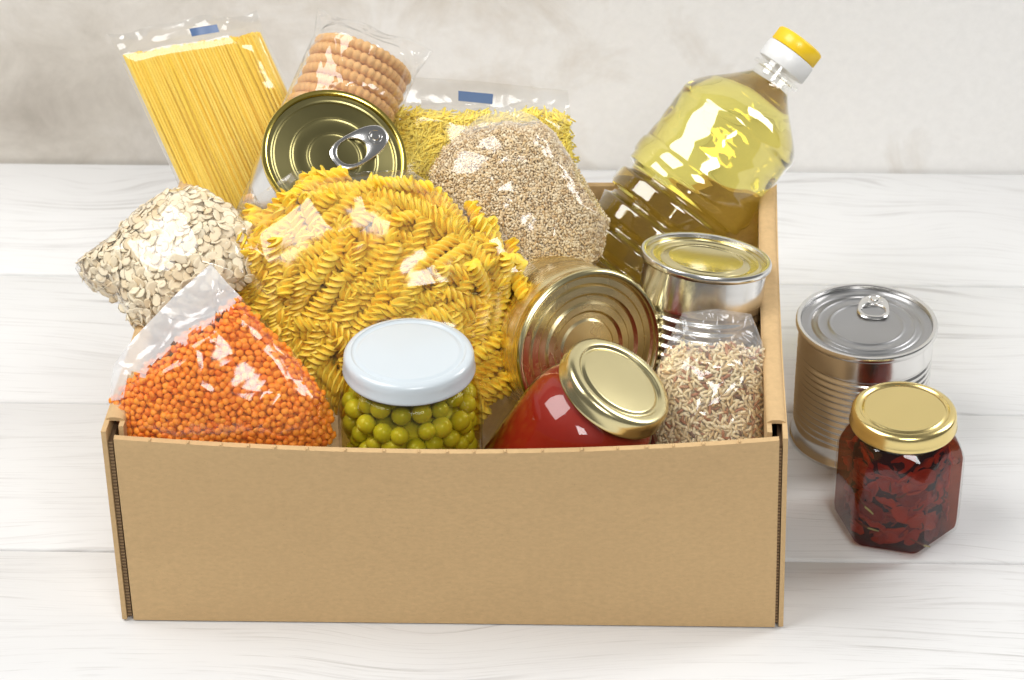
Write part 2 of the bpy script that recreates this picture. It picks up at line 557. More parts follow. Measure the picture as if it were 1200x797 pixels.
# ------------------------------------------------------------------ bag outlines, each in its own plane, metres
BAGS = {'lentil': {'o': [-0.1524, -0.1309, 0.135],
            'ex': [1.0, 0.0, -0.0],
            'ey': [0.0, 0.4711, 0.8821],
            'poly': [[-0.0599, 0.0101], [-0.0484, 0.0251], [-0.0268, 0.0474], [-0.0076, 0.0642], [0.0018, 0.0533], [0.0162, 0.0383], [0.0365, 0.0169], [0.0559, -0.0082], [0.0594, -0.0298], [0.0475, -0.0422], [0.0064, -0.0467],
                     [-0.0346, -0.0449], [-0.0563, -0.0321], [-0.0624, -0.0091]],
            'fill': [[-0.0605, -0.0023], [0.0095, 0.051]]},
 'oat': {'o': [-0.1955, -0.0335, 0.15],
         'ex': [0.9002, -0.4356, 0.0],
         'ey': [0.3147, 0.6505, 0.6913],
         'poly': [[-0.0515, -0.0152], [-0.0354, 0.0043], [-0.0223, 0.0282], [-0.0082, 0.0424], [0.0066, 0.0474], [0.0274, 0.0436], [0.0482, 0.0322], [0.0589, 0.0043], [0.0402, -0.0181], [0.0164, -0.0418], [-0.0025, -0.039],
                  [-0.0172, -0.0273], [-0.038, -0.0248]],
         'fill': [[-0.0458, -0.0293], [-0.0538, 0.0076]]},
 'fusilli': {'o': [-0.0786, -0.0429, 0.139],
             'ex': [0.9933, -0.1155, 0.0],
             'ey': [0.0578, 0.4968, 0.866],
             'poly': [[-0.0955, 0.0196], [-0.0773, 0.0417], [-0.047, 0.064], [-0.0204, 0.0646], [0.0178, 0.0682], [0.0316, 0.0609], [0.0533, 0.0498], [0.076, 0.0369], [0.0924, 0.0171], [0.0799, 0.0025], [0.0786, -0.0237],
                      [0.0824, -0.0568], [0.0696, -0.0839], [0.0219, -0.0895], [-0.0126, -0.0774], [-0.0432, -0.0506], [-0.0689, -0.0234], [-0.0874, 0.0042]],
             'fill': [[-0.094, 0.0173], [-0.0343, 0.0704]]},
 'bran': {'o': [0.0024, 0.007, 0.165],
          'ex': [0.9878, 0.156, -0.0],
          'ey': [-0.0997, 0.6317, 0.7688],
          'poly': [[-0.0169, 0.0517], [0.0009, 0.0573], [0.015, 0.0508], [0.0262, 0.04], [0.0406, 0.0116], [0.0531, -0.0151], [0.0472, -0.0334], [0.032, -0.0469], [0.0019, -0.0542], [-0.0262, -0.042], [-0.0427, -0.0113],
                   [-0.0502, 0.0212], [-0.0406, 0.0352], [-0.0275, 0.0441]],
          'fill': [[-0.0369, 0.0473], [0.027, 0.0474]]},
 'vermicelli': {'o': [-0.0151, 0.079, 0.155],
                'ex': [0.9997, 0.025, -0.0],
                'ey': [-0.015, 0.5997, 0.8001],
                'poly': [[-0.0584, 0.05], [-0.0044, 0.0458], [0.0486, 0.0396], [0.0517, 0.0121], [0.0562, -0.0185], [0.0447, -0.0437], [-0.0008, -0.0532], [-0.0459, -0.0425], [-0.0581, -0.0069]],
                'fill': [[-0.0586, 0.0282], [0.0499, 0.0268]]},
 'rice': {'o': [0.1098, -0.1039, 0.1],
          'ex': [0.9932, 0.1168, -0.0],
          'ey': [-0.0607, 0.5157, 0.8546],
          'poly': [[-0.0133, 0.0542], [0.0056, 0.0549], [0.0243, 0.0509], [0.0296, 0.0356], [0.0331, 0.0142], [0.0321, -0.0115], [0.0262, -0.0393], [-0.0003, -0.0446], [-0.0281, -0.0356], [-0.0349, -0.007], [-0.0314, 0.0208],
                   [-0.0212, 0.0412]],
          'fill': [[-0.0283, 0.0402], [0.0329, 0.0344]]}}
STICKER = [(-0.0162, 0.0334), (0.0039, 0.0311), (0.0045, 0.0372), (-0.0161, 0.0394)]
OIL_LEVEL = [0.1302, 0.1, 0.1854]
SKEW = -0.25


class Bag:
    """A pillow of film: an outline in its own plane, bulging both ways where it is filled."""

    def __init__(s, key, T, p=2.6, q=0.7, back=0.7, soft=0.022, low=0.12, seed=1):
        d = BAGS[key]
        s.m = frame(d['o'], d['ex'], d['ey'])
        s.poly = [Vector(p_) for p_ in d['poly']]
        s.c = sum(s.poly, Vector((0, 0))) / len(s.poly)
        s.T, s.p, s.q, s.back, s.soft, s.low = T, p, q, back, soft, low
        a, b = Vector(d['fill'][0]), Vector(d['fill'][1])
        nn = Vector((-(b - a).y, (b - a).x)).normalized()
        if nn.dot(s.c - a) < 0:
            nn = -nn
        s.fa, s.fn = a, nn
        s.seed = seed
        s.cache = {}

    def rho(s, th):
        d = Vector((math.cos(th), math.sin(th)))
        best = 0.0
        n = len(s.poly)
        for i in range(n):
            a, b = s.poly[i] - s.c, s.poly[(i + 1) % n] - s.c
            e = b - a
            det = d.x * (-e.y) + e.x * d.y
            if abs(det) < 1e-12:
                continue
            t = (a.x * (-e.y) + e.x * a.y) / det
            u = (d.x * a.y - d.y * a.x) / det
            if t > 0 and -1e-6 <= u <= 1 + 1e-6:
                best = max(best, t)
        return best or 0.001

    def rho_c(s, th):
        k = int((th % (2 * math.pi)) / (2 * math.pi) * 720)
        if k not in s.cache:
            s.cache[k] = s.rho((k + 0.5) / 720 * 2 * math.pi)
        return s.cache[k]

    def dist(s, x, y):
        return (Vector((x, y)) - s.fa).dot(s.fn) + 0.004 * noise.noise((x * 60, y * 60, s.seed))

    def r(s, x, y):
        dx, dy = x - s.c.x, y - s.c.y
        return math.hypot(dx, dy) / s.rho_c(math.atan2(dy, dx))

    def h(s, x, y, r=None):
        r = s.r(x, y) if r is None else r
        k = max(0.0, 1 - min(1, r) ** s.p) ** s.q
        d = s.dist(x, y)
        t = max(0.0, min(1.0, d / s.soft + 0.35))
        t = t * t * (3 - 2 * t)
        lump = 1 + 0.10 * noise.noise((x * 28, y * 28, s.seed * 3.7))
        return s.T * k * (s.low + (1 - s.low) * t) * lump

    def normal(s, x, y):
        e = 0.003
        gx = (s.h(x + e, y) - s.h(x - e, y)) / (2 * e)
        gy = (s.h(x, y + e) - s.h(x, y - e)) / (2 * e)
        return Vector((-gx, -gy, 1)).normalized()

    def angles(s, n):
        t = [2 * math.pi * i / n for i in range(n)]
        for p in s.poly:
            t.append(math.atan2(p.y - s.c.y, p.x - s.c.x) % (2 * math.pi))
        return sorted(set(round(x, 5) for x in t))

    def film(s, parent, mat='film', wr=0.0016, gap=0.0014, nr=26, na=130, ruff=0.0, folds=None, cut=0.0):
        th = s.angles(na)
        vs, fs = [], []
        n = len(th)
        rs = [(i / nr) ** 0.8 for i in range(1, nr + 1)]
        for side in (1, -1):
            base = len(vs)
            vs.append((s.c.x, s.c.y, side * (s.h(s.c.x, s.c.y, 0) * (1 if side > 0 else s.back) + gap)))
            for r in rs:
                for a in th:
                    R = s.rho(a)
                    x, y = s.c.x + r * R * math.cos(a), s.c.y + r * R * math.sin(a)
                    hh = s.h(x, y, r)
                    d = s.dist(x, y)
                    loose = max(0.35, min(1.0, 1 - d / 0.03))
                    w1 = noise.noise((x * 75, y * 75, s.seed + side))
                    w2 = 1 - 2 * abs(noise.noise((x * 38 + 4, y * 38, s.seed * 2 + side)))
                    w3 = math.sin(a * 23 + 5 * noise.noise((math.cos(a) * 3, math.sin(a) * 3, s.seed))) * r ** 5
                    z = hh * (1 if side > 0 else s.back) + gap * (1 - r ** 6)
                    z = side * z + wr * loose * (0.7 * w1 + 0.7 * w2 + 0.5 * w3) * (1 - 0.55 * r ** 4)
                    if ruff and r > 0.8:
                        z += ruff * (r - 0.8) * 5 * math.sin(a * 17 + s.seed)
                    vs.append((x, y, z))
            for j in range(n):
                f = (base, base + 1 + j, base + 1 + (j + 1) % n)
                fs.append(f if side > 0 else f[::-1])
            for i in range(len(rs) - 1):
                for j in range(n):
                    a, b = base + 1 + i * n + j, base + 1 + i * n + (j + 1) % n
                    f = (a, a + n, b + n, b)
                    fs.append(f if side > 0 else f[::-1])
        me = mesh('film', vs, fs, True, 0)
        o = link('film', me, mat, parent)
        if folds:
            me.materials.append(M[folds])
            for pg in me.polygons:
                c_ = pg.center
                if s.dist(c_.x, c_.y) + 0.006 * noise.noise((c_.x * 130, c_.y * 130, 9)) < cut:
                    pg.material_index = 1
        return o

    def core(s, parent, mat, depth, name='filling', lo=0.002, nr=18, na=90, rm=0.955):
        th = s.angles(na)
        n = len(th)
        vs, fs, ok = [], [], []
        for side in (1, -1):
            base = len(vs)
            hh = s.h(s.c.x, s.c.y, 0)
            vs.append((s.c.x, s.c.y, side * max(0.0004, hh * (1 if side > 0 else s.back) - depth)))
            ok.append(True)
            for i in range(1, nr + 1):
                r = i / nr * rm
                for a in th:
                    R = s.rho(a)
                    x, y = s.c.x + r * R * math.cos(a), s.c.y + r * R * math.sin(a)
                    hh = s.h(x, y, r)
                    bump = 0.25 * depth * noise.noise((x * 260, y * 260, s.seed))
                    vs.append((x, y, side * max(0.0004, hh * (1 if side > 0 else s.back) - depth + bump)))
                    ok.append(s.dist(x, y) > lo)
            for j in range(n):
                f = (base, base + 1 + j, base + 1 + (j + 1) % n)
                fs.append(f if side > 0 else f[::-1])
            for i in range(nr - 1):
                for j in range(n):
                    a, b = base + 1 + i * n + j, base + 1 + i * n + (j + 1) % n
                    f = (a, a + n, b + n, b)
                    if all(ok[k] for k in f):
                        fs.append(f if side > 0 else f[::-1])
        o = link(name, mesh(name, vs, fs, True, 0), mat, parent)
        o['kind'] = 'stuff'
        return o

    def scatter(s, n, sep, depth, rng, rmax=0.955, margin=0.003, tries=40):
        xs = [p.x for p in s.poly]
        ys = [p.y for p in s.poly]
        cell, pts = {}, []
        for _ in range(n * tries):
            if len(pts) >= n:
                break
            x, y = rng.uniform(min(xs), max(xs)), rng.uniform(min(ys), max(ys))
            if s.r(x, y) > rmax or s.dist(x, y) < margin:
                continue
            k = (int(x // sep), int(y // sep))
            if any((x - q[0]) ** 2 + (y - q[1]) ** 2 < sep * sep for i in (-1, 0, 1) for j in (-1, 0, 1) for q in cell.get((k[0] + i, k[1] + j), ())):
                continue
            cell.setdefault(k, []).append((x, y))
            pts.append((x, y, s.h(x, y) - depth, s.normal(x, y)))
        return pts


def pose(p, nrm, spin, tilt, rng, scale=1.0, flat=True):
    """Matrix for a piece lying on a slope: its z near the normal (flat) or its z lying in the surface."""
    q = Vector((0, 0, 1)).rotation_difference(nrm)
    m = q.to_matrix().to_4x4() @ Matrix.Rotation(spin, 4, 'Z')
    if flat:
        m = m @ Matrix.Rotation(rng.uniform(-tilt, tilt), 4, 'X') @ Matrix.Rotation(rng.uniform(-tilt, tilt), 4, 'Y')
    else:
        m = m @ Matrix.Rotation(math.pi / 2 + rng.uniform(-tilt, tilt), 4, 'Y') @ Matrix.Rotation(rng.uniform(0, 6.28), 4, 'Z')
    m = m @ Matrix.Diagonal((scale, scale, scale, 1))
    m.translation = Vector(p)
    return m


def pieces(parent, name, meshes, mats4, mat, limit=300, rest_name=None, pick=None):
    """Up to `limit` pieces as parts of their own, the rest as one part of kind stuff."""
    if pick is not None:
        mats4 = sorted(mats4, key=pick)
    for i, m4 in enumerate(mats4[:limit]):
        me = meshes[i % len(meshes)]
        o = link(name, me, mat, parent)
        o.matrix_local = m4
    rest = mats4[limit:]
    if rest:
        v, f = arr(meshes[0])
        o = link(rest_name or name + '_mass', merge(rest_name or name, v, f, rest), mat, parent)
        o['kind'] = 'stuff'


# ------------------------------------------------------------------ the setting
TROT = -0.0227
table = bpy.data.objects.new('table', None)
COL.objects.link(table)
table.rotation_euler = (0, 0, TROT)
table['kind'] = 'structure'
table['label'] = 'white painted wooden table top of wide planks'
PW = 0.1483
edges = [0.3405 - PW * k for k in range(8)]
for k in range(7):
    y1, y0 = edges[k] - 0.0006, edges[k + 1] + 0.0006
    rng = random.Random(k)
    b = 0.0014

    def prof(v):
        pass
    cs = [(y0, -0.02), (y0, -b), (y0 + b * 0.4, -b * 0.35), (y0 + b, 0.0), (y1 - b, 0.0), (y1 - b * 0.4, -b * 0.35), (y1, -b), (y1, -0.02)]
    dz = rng.uniform(-0.0004, 0.0)
    vs, fs = [], []
    nx = 2
    for i in range(nx + 1):
        x = -0.9 + 1.8 * i / nx
        for (y, z) in cs:
            vs.append((x, y, z + dz))
    n = len(cs)
    for i in range(nx):
        for j in range(n):
            a, c = i * n + j, i * n + (j + 1) % n
            fs.append((a, a + n, c + n, c))
    fs.append(tuple(range(n)))
    fs.append(tuple(reversed(range(nx * n, nx * n + n))))
    link('plank', mesh('plank', vs, fs, True, 50), 'wood', table)
# under the joints
sub = link('table_bed', slab('table_bed', lambda u, v, s: (-0.9 + 1.8 * u, edges[7] + (edges[0] - edges[7]) * v, -0.0202 - 0.01 * (1 - s)), 1, 1), 'wood', table)

wall = link('backdrop_wall', slab('backdrop_wall', lambda u, v, s: (-1.0 + 2.0 * u, 0.3425 + 0.03 * s, -0.05 + 0.75 * v), 1, 1), 'plaster')
wall.rotation_euler = (0, 0, TROT)
wall['kind'] = 'structure'
wall['label'] = 'mottled beige and white plaster wall behind the table'

# ------------------------------------------------------------------ cardboard box
box = empty('cardboard_box', Matrix.Translation((0, 0, 0)), 'open brown cardboard box packed with food standing on the white table', 'box')
ZT = 0.1265
FL, FR, BR, BL = Vector((-0.2140, -0.1630)), Vector((0.1485, -0.1695)), Vector((0.1630, 0.1060)), Vector((-0.1990, 0.1110))
LEAN = {'FL': -0.0020, 'FR': -0.0040, 'BR': -0.003, 'BL': -0.001}


def wallpt(A, B, la, lb, u, z, off):
    """Point on the line A-B at u, height z, moved by off along the inward normal, leaning in x towards the top."""
    p = A.lerp(B, u)
    d = (B - A).normalized()
    nn = Vector((-d.y, d.x))
    p = p + nn * off
    x = p.x + (la + (lb - la) * u) * (z / ZT)
    return Vector((x, p.y, z))


# side walls: outer skin, cavity, inner skin, rolled cap; cap ends short of the front
def side(A, B, la, lb, tag, inward, u0cap):
    def outer(u, v, s):
        bow = 0.0012 * math.sin(math.pi * u) * v
        return wallpt(A, B, la, lb, u, 0.001 + (ZT - 0.001) * v, inward * (0.0026 * s + bow))

    def inner(u, v, s):
        bow = 0.0015 * math.sin(math.pi * u) * v
        return wallpt(A, B, la, lb, 0.022 + 0.955 * u, 0.004 + (ZT - 0.0045) * v, inward * (0.0082 + 0.0026 * s + bow))

    def cap(u, v, s):
        uu = u0cap + (0.985 - u0cap) * u
        p = wallpt(A, B, la, lb, uu, ZT, inward * (0.0004 + 0.0102 * v + 0.0013 * math.sin(math.pi * uu)))
        round_ = 0.0016 * (abs(2 * v - 1) ** 4)
        return Vector((p.x, p.y, ZT + 0.0014 - round_ - 0.0022 * s + 0.0005 * noise.noise((uu * 9, v, 3))))
    link('side_panel', slab('side_panel', outer, 24, 8), 'card', box)
    link('inner_side_panel', slab('inner_side_panel', inner, 24, 8), 'card', box)
    link('rolled_rim', slab('rolled_rim', cap, 30, 10, 60), 'card', box)


side(FL, BL, LEAN['FL'], LEAN['BL'], 'l', -1, 0.040)
side(FR, BR, LEAN['FR'], LEAN['BR'], 'r', 1, 0.052)


def front(u, v, s):
    a = FL + (FR - FL).normalized() * 0.0062
    b = FR - (FR - FL).normalized() * 0.0046
    p = a.lerp(b, u)
    z = 0.0006 + (0.1215 - 0.0006) * v
    x = p.x + (LEAN['FL'] + (LEAN['FR'] - LEAN['FL']) * u) * (z / ZT)
    sag = math.sin(math.pi * u) ** 0.9
    bowed = 0.0085 * sag * v ** 1.6 + 0.0012 * noise.noise((u * 3.1, v * 2.0, 5.0)) * math.sin(math.pi * v)
    edge = 0.0
    if v > 0.999:
        edge = 0.0004 * noise.noise((u * 120, 0, 0))
    ztop = 0.0035 * (u ** 3) * v - 0.0015 * sag * v
    return Vector((x, p.y - bowed + 0.0042 * s + (0.0003 if v > 0.98 and s == 0 else 0), z + ztop + edge))


fp = link('front_panel', slab('front_panel', front, 60, 24), 'card', box)
for k in range(19):
    u = 0.03 + 0.94 * (k + 0.5 + 0.2 * math.sin(k * 7.3)) / 19
    p = front(u, 1.0, 0)
    w = 0.0009 + 0.0005 * math.sin(k * 3.1)
    link('perforation_tuft', slab('perforation_tuft', lambda a, b_, s: (p.x + w * (2 * a - 1) * (1 - 0.5 * b_), p.y + 0.0001 + 0.0022 * s, p.z - 0.0002 + 0.0011 * b_), 2, 2), 'card', fp)


def back(u, v, s):
    p = BL.lerp(BR, 0.02 + 0.96 * u)
    z = 0.001 + (0.1245 - 0.001) * v
    x = p.x + (LEAN['BL'] + (LEAN['BR'] - LEAN['BL']) * u) * (z / ZT)
    return Vector((x, p.y - 0.003 - 0.0045 * s - 0.002 * math.sin(math.pi * u) * v, z))


link('back_panel', slab('back_panel', back, 30, 10), 'card', box)


def floor_(u, v, s):
    p = FL.lerp(FR, 0.015 + 0.97 * u).lerp(BL.lerp(BR, 0.015 + 0.97 * u), 0.018 + 0.965 * v)
    return Vector((p.x, p.y, 0.0008 + 0.003 * s))


link('bottom_panel', slab('bottom_panel', floor_, 2, 2), 'card', box)
# folded corner tongues seen on edge at the two front corners
for (A, B, la, lb, inw) in ((FL, BL, LEAN['FL'], LEAN['BL'], -1), (FR, BR, LEAN['FR'], LEAN['BR'], 1)):
    def tongue(u, v, s, A=A, B=B, la=la, lb=lb, inw=inw):
        return wallpt(A, B, la, lb, 0.006 + 0.10 * u, 0.002 + 0.117 * v, inw * (0.0030 + 0.0022 * s))
    link('corner_tongue', slab('corner_tongue', tongue, 2, 6), 'flute', box)

# ------------------------------------------------------------------ tins


def rim_prof(R, top, inset=0.003, curl=0.0016):
    """Double-seam rim, from outside up and over to the lid recess."""
    return [(R - 0.0012, top - 0.0050), (R + curl * 0.2, top - 0.0042), (R + curl * 0.65, top - 0.0030), (R + curl * 0.65, top - 0.0012),
            (R + curl * 0.3, top - 0.0002), (R - curl * 0.4, top), (R - curl * 1.1, top - 0.0006), (R - curl * 1.4, top - inset)]


def tin_body(parent, R, H, ridges, mat, wob=0.0):
    prof = [(R - 0.004, 0.0012), (R - 0.0016, 0.0), (R + 0.0004, 0.0004), (R + 0.0006, 0.0022), (R - 0.0006, 0.0034)]
    z0, z1, n, amp = ridges
    prof.append((R - 0.0008, z0 - 0.002))
    steps = n * 10
    for i in range(steps + 1):
        t = i / steps
        prof.append((R - 0.0008 - amp * 0.5 * (1 - math.cos(2 * math.pi * n * t)), z0 + (z1 - z0) * t))
    prof.append((R - 0.0008, z1 + 0.002))
    prof.append((R - 0.0012, H - 0.0049))
    return link('body', lathe('body', prof, 96, True, False, 50, wob), mat, parent)


def tin_lid(parent, R, H, circles, mat, rim_mat, name='lid'):
    rim = link('rim', lathe('rim', rim_prof(R, H), 96, False, False, 50), rim_mat, parent)
    r0 = R - 0.0016 * 1.4
    z = H - 0.003
    prof = [(r0 + 0.00005, z + 0.0006), (r0, z), (r0 - 0.0022, z - 0.0003)]
    for (r, w, dz) in circles:
        prof += [(r + w, z - 0.0003), (r + w * 0.5, z - 0.0003 + dz * 0.5), (r + w * 0.18, z - 0.0003 + dz * 0.95), (r - w * 0.18, z - 0.0003 + dz * 0.95), (r - w * 0.5, z - 0.0003 + dz * 0.5), (r - w, z - 0.0003)]
    prof += [(0.0008, z - 0.0003)]
    return link(name, lathe(name, prof, 96, False, True, 50), mat, parent)


def pull_tab(parent, z, cx, cy, ang, L=0.024, W=0.0185, lift=0.0, mat='silver'):
    """Ring-pull: flat ring with a bigger finger hole, a rivet plate and a rivet. Local +x of the tab points to the rivet end."""
    n = 48
    outer, inner = [], []
    for i in range(n):
        a = 2 * math.pi * i / n
        c, s_ = math.cos(a), math.sin(a)
        wide = 1.0 - 0.22 * (0.5 + 0.5 * c)
        e = 0.75
        outer.append((L / 2 * math.copysign(abs(c) ** e, c), W / 2 * wide * math.copysign(abs(s_) ** e, s_)))
        inner.append((-L * 0.16 + L * 0.255 * c, (W / 2 - 0.0024) * 0.92 * s_))
    layers = [(outer, 0.0002, 1.0), (outer, 0.0009, 1.03), (outer, 0.0015, 0.98), (outer, 0.0017, 0.92), (inner, 0.0017, 1.05), (inner, 0.0013, 0.99), (inner, 0.0004, 0.98), (inner, 0.0002, 1.02)]
    m = Matrix.Translation((cx, cy, z)) @ Matrix.Rotation(ang, 4, 'Z') @ Matrix.Rotation(lift, 4, 'Y')
    rings = []
    for pts, zz, k in layers:
        icx = -L * 0.16 if pts is inner else 0
        rings.append([m @ Vector(((p[0] - icx) * k + icx, p[1] * k, zz + 0.0004)) for p in pts])
    rings.append(rings[0])
    tab = link('pull_tab', rings_mesh('pull_tab', rings, False, False, True, 50), mat, parent)
    riv = lathe('rivet', [(0.0026, 0.0), (0.0026, 0.0022), (0.0021, 0.0028), (0.0006, 0.0029)], 24, False, True)
    o = link('rivet', riv, mat, tab)
    o.matrix_local = m @ Matrix.Translation((L * 0.30, 0, 0))
    groove = lathe('rivet_plate', [(0.0046, 0.0016), (0.0048, 0.00225), (0.0040, 0.0023), (0.0034, 0.0018), (0.0030, 0.0018)], 24, False, False)
    o = link('rivet_plate', groove, mat, tab)
    o.matrix_local = m @ Matrix.Translation((L * 0.30, 0, 0))
    return tab


# silver tin on the table
t = empty('tin_can', Matrix.Translation((0.2081, 0.0153, 0.0)) @ Matrix.Rotation(0.6, 4, 'Z'), 'ribbed silver tin can with ring pull standing on the table beside the box', 'tin can', 'tin cans')
tin_body(t, 0.0405, 0.082, (0.013, 0.064, 12, 0.0011), 'silver', 0.0004)
tin_lid(t, 0.0405, 0.082, [(0.0325, 0.0014, -0.0007), (0.0285, 0.0012, 0.0006), (0.0215, 0.0016, 0.0007)], 'satin', 'silver')
pull_tab(t, 0.0786, *(Matrix.Rotation(-0.6, 2) @ Vector((0.006, 0.0175))), math.radians(80) - 0.6, 0.025, 0.0205)

# tin with a golden top standing in the box
t = empty('tin_can', axis_frame((0.0974, -0.0424, 0.0418), (0.1099, 0.196, 0.9744)), 'silver tin can with a plain golden top, standing inside the box below the oil bottle', 'tin can', 'tin cans')
tin_body(t, 0.0362, 0.11, (0.036, 0.084, 9, 0.0012), 'silver', 0.0006)
tin_lid(t, 0.0362, 0.11, [(0.0300, 0.0016, 0.0010), (0.0255, 0.0014, -0.0008), (0.0210, 0.0014, 0.0008)], 'pale_gold', 'silver')

# big gold tin lying on its side, its stepped end towards the viewer
t = empty('tin_can', axis_frame((0.0250, -0.0431, 0.1102), (0.4681, -0.8397, 0.2753)), 'matt gold tin can lying on its side, stepped end facing out, behind the red jar', 'tin can', 'tin cans')
R, H = 0.0444, 0.040
prof = [(R - 0.003, -0.016), (R, -0.015), (R, -0.012), (R - 0.0006, -0.010), (R - 0.0006, 0.004), (R - 0.0012, 0.0052), (R - 0.0012, 0.0064), (R - 0.0006, 0.0076), (R - 0.0006, H - 0.0125), (R - 0.0011, H - 0.0115), (R - 0.0011, H - 0.0105), (R - 0.0006, H - 0.0095), (R - 0.0006, H - 0.006), (R - 0.0012, H - 0.0055)]
link('body', lathe('body', prof, 96, True, False, 50), 'gold_satin', t)
rim = link('rim', lathe('rim', [(R - 0.0012, H - 0.0060), (R + 0.0006, H - 0.0050), (R + 0.0010, H - 0.0034), (R + 0.0008, H - 0.0014), (R - 0.0002, H - 0.0002), (R - 0.0014, H), (R - 0.0024, H - 0.0010), (R - 0.0030, H - 0.0032)], 96, False, False, 50), 'pale_gold', t)
steps = [(R - 0.0030, H - 0.0031), (R - 0.0042, H - 0.0044), (R - 0.0075, H - 0.0044), (R - 0.0090, H - 0.0028), (R - 0.0128, H - 0.0028), (R - 0.0146, H - 0.0046), (R - 0.0176, H - 0.0046), (R - 0.0190, H - 0.0030), (R - 0.0226, H - 0.0030), (R - 0.0242, H - 0.0048), (R - 0.0275, H - 0.0048), (R - 0.0288, H - 0.0036), (0.001, H - 0.0036)]
link('end_panel', lathe('end_panel', steps, 96, False, True, 25), 'gold_step', t)

# olive-gold tin with a ring pull on top of the pile
t = empty('tin_can', axis_frame((-0.1084, 0.0299, 0.167), (0.2535, -0.5445, 0.7995)), 'olive gold tin can tilted atop the pile with a silver ring pull', 'tin can', 'tin cans')
R, H = 0.0408, 0.035
prof = [(R - 0.004, -0.016), (R - 0.0015, -0.017), (R - 0.0004, -0.015), (R - 0.0008, -0.012), (R - 0.0008, H - 0.006), (R - 0.0012, H - 0.0049)]
link('body', lathe('body', prof, 96, True, False, 50), 'silver', t)
tin_lid(t, R, H, [(0.0352, 0.0014, -0.0005), (0.0245, 0.0014, 0.0005), (0.0150, 0.0014, 0.0004)], 'olive_gold', 'rim_gold')
pull_tab(t, H - 0.0034, 0.0145, 0.0085, math.radians(38), 0.036, 0.0215, -0.05)

# ------------------------------------------------------------------ jars


def jar_lid(parent, R, z0, z1, mat, ring=0.80, dish=0.0007):
    h = z1 - z0
    prof = [(R - 0.0022, z0 + 0.0010), (R - 0.0014, z0), (R - 0.0002, z0 + 0.0001), (R + 0.0003, z0 + 0.0012), (R - 0.0002, z0 + 0.0022), (R - 0.0003, z0 + h * 0.55),
            (R - 0.0006, z1 - 0.0024), (R - 0.0014, z1 - 0.0010), (R - 0.0030, z1 - 0.0002), (R - 0.0046, z1),
            (R * (ring + 0.045), z1 - 0.0001), (R * (ring + 0.02), z1 - 0.0004), (R * ring, z1 - dish - 0.0004), (R * (ring - 0.035), z1 - dish - 0.0005), (R * (ring - 0.06), z1 - dish * 0.55), (R * (ring - 0.10), z1 - dish * 0.45), (0.0008, z1 - dish * 0.3)]
    return link('lid', lathe('lid', prof, 96, False, True, 60), mat, parent)


# jar of peas
PJ = Matrix.Translation((-0.0552, -0.1185, 0.004))
t = empty('pea_jar', PJ, 'glass jar of green peas with a plain white lid at the front of the box', 'jar', 'jars of food')
RB = 0.0392
gp = [(RB - 0.010, 0.0), (RB - 0.003, 0.0008), (RB - 0.0006, 0.0040), (RB, 0.010), (RB, 0.106), (RB - 0.0010, 0.115), (RB - 0.0030, 0.1225), (RB - 0.0060, 0.1275), (RB - 0.0080, 0.1310), (RB - 0.0085, 0.139)]
link('glass', lathe('glass', gp, 96, True, False, 60), 'glass', t)
link('brine', lathe('brine', [(r - 0.0016, z + 0.0015) for r, z in gp[:-2]], 72, True, True, 60), 'brine', t)
jar_lid(t, 0.0355, 0.1322, 0.1440, 'white_lid', 0.84, 0.0006)
rng = random.Random(4)
pea_meshes = [ellipsoid('pea', 0.0056, 0.0053, 0.0054, 14, 9, 0.022, k) for k in range(5)]
pm = []
lev = 0
z = 0.0085
while z < 0.128:
    rin = RB - 0.0016 - 0.0058 - (0.0 if z < 0.114 else (z - 0.114) * 0.65)
    n = int(2 * math.pi * rin / 0.0112)
    for j in range(n):
        a = 2 * math.pi * (j + 0.5 * (lev % 2) + rng.uniform(-0.16, 0.16)) / n
        rr = rin - rng.uniform(0, 0.0012)
        m4 = Matrix.Translation((rr * math.cos(a), rr * math.sin(a), z + rng.uniform(-0.0020, 0.0020))) @ Matrix.Rotation(rng.uniform(0, 6), 4, 'X') @ Matrix.Rotation(rng.uniform(0, 6), 4, 'Z')
        s_ = rng.uniform(0.70, 1.10)
        pm.append(m4 @ Matrix.Diagonal((s_, s_, s_, 1)))
    z += 0.0094
    lev += 1
for rr, n in ((0.020, 10), (0.009, 5)):
    for j in range(n):
        pm.append(Matrix.Translation((rr * math.cos(6.28 * j / n), rr * math.sin(6.28 * j / n), 0.124)))
pieces(t, 'pea', pea_meshes, pm, 'pea', 300)
o = link('pea_filling', lathe('pea_filling', [(0.026, 0.004), (0.0285, 0.01), (0.0285, 0.108), (0.022, 0.113)], 40), 'pea', t)
o['kind'] = 'stuff'

# jar of tomato sauce
t = empty('sauce_jar', axis_frame((0.0175, -0.1255, 0.0698), (0.4921, -0.1195, 0.8623)), 'tilted jar of red tomato sauce with a pale gold lid', 'jar', 'jars of food')
RB = 0.0368
ZL = 0.0705
gp = [(RB - 0.010, -0.028), (RB - 0.003, -0.0272), (RB - 0.0006, -0.024), (RB, -0.018), (RB, 0.046), (RB - 0.0008, 0.0520), (RB - 0.0030, 0.0580), (RB - 0.0062, 0.0620), (RB - 0.0090, 0.0650), (RB - 0.0095, 0.068), (RB - 0.0095, 0.076)]
link('glass', lathe('glass', gp, 96, True, False, 60), 'glass', t)
link('sauce', lathe('sauce', [(r - 0.0012, z_ + 0.001) for r, z_ in gp[:-1]], 72, True, True, 60), 'sauce', t)
jar_lid(t, 0.0318, ZL, 0.0818, 'pale_gold', 0.76, 0.0012)

# hexagonal jar of dried tomatoes
HJ = Matrix.Translation((0.2197, -0.0750, 0.0))
t = empty('tomato_jar', HJ, 'six-sided glass jar of dried tomatoes in oil with a shiny gold lid', 'jar', 'jars of food')
HEX0 = math.radians(-15)


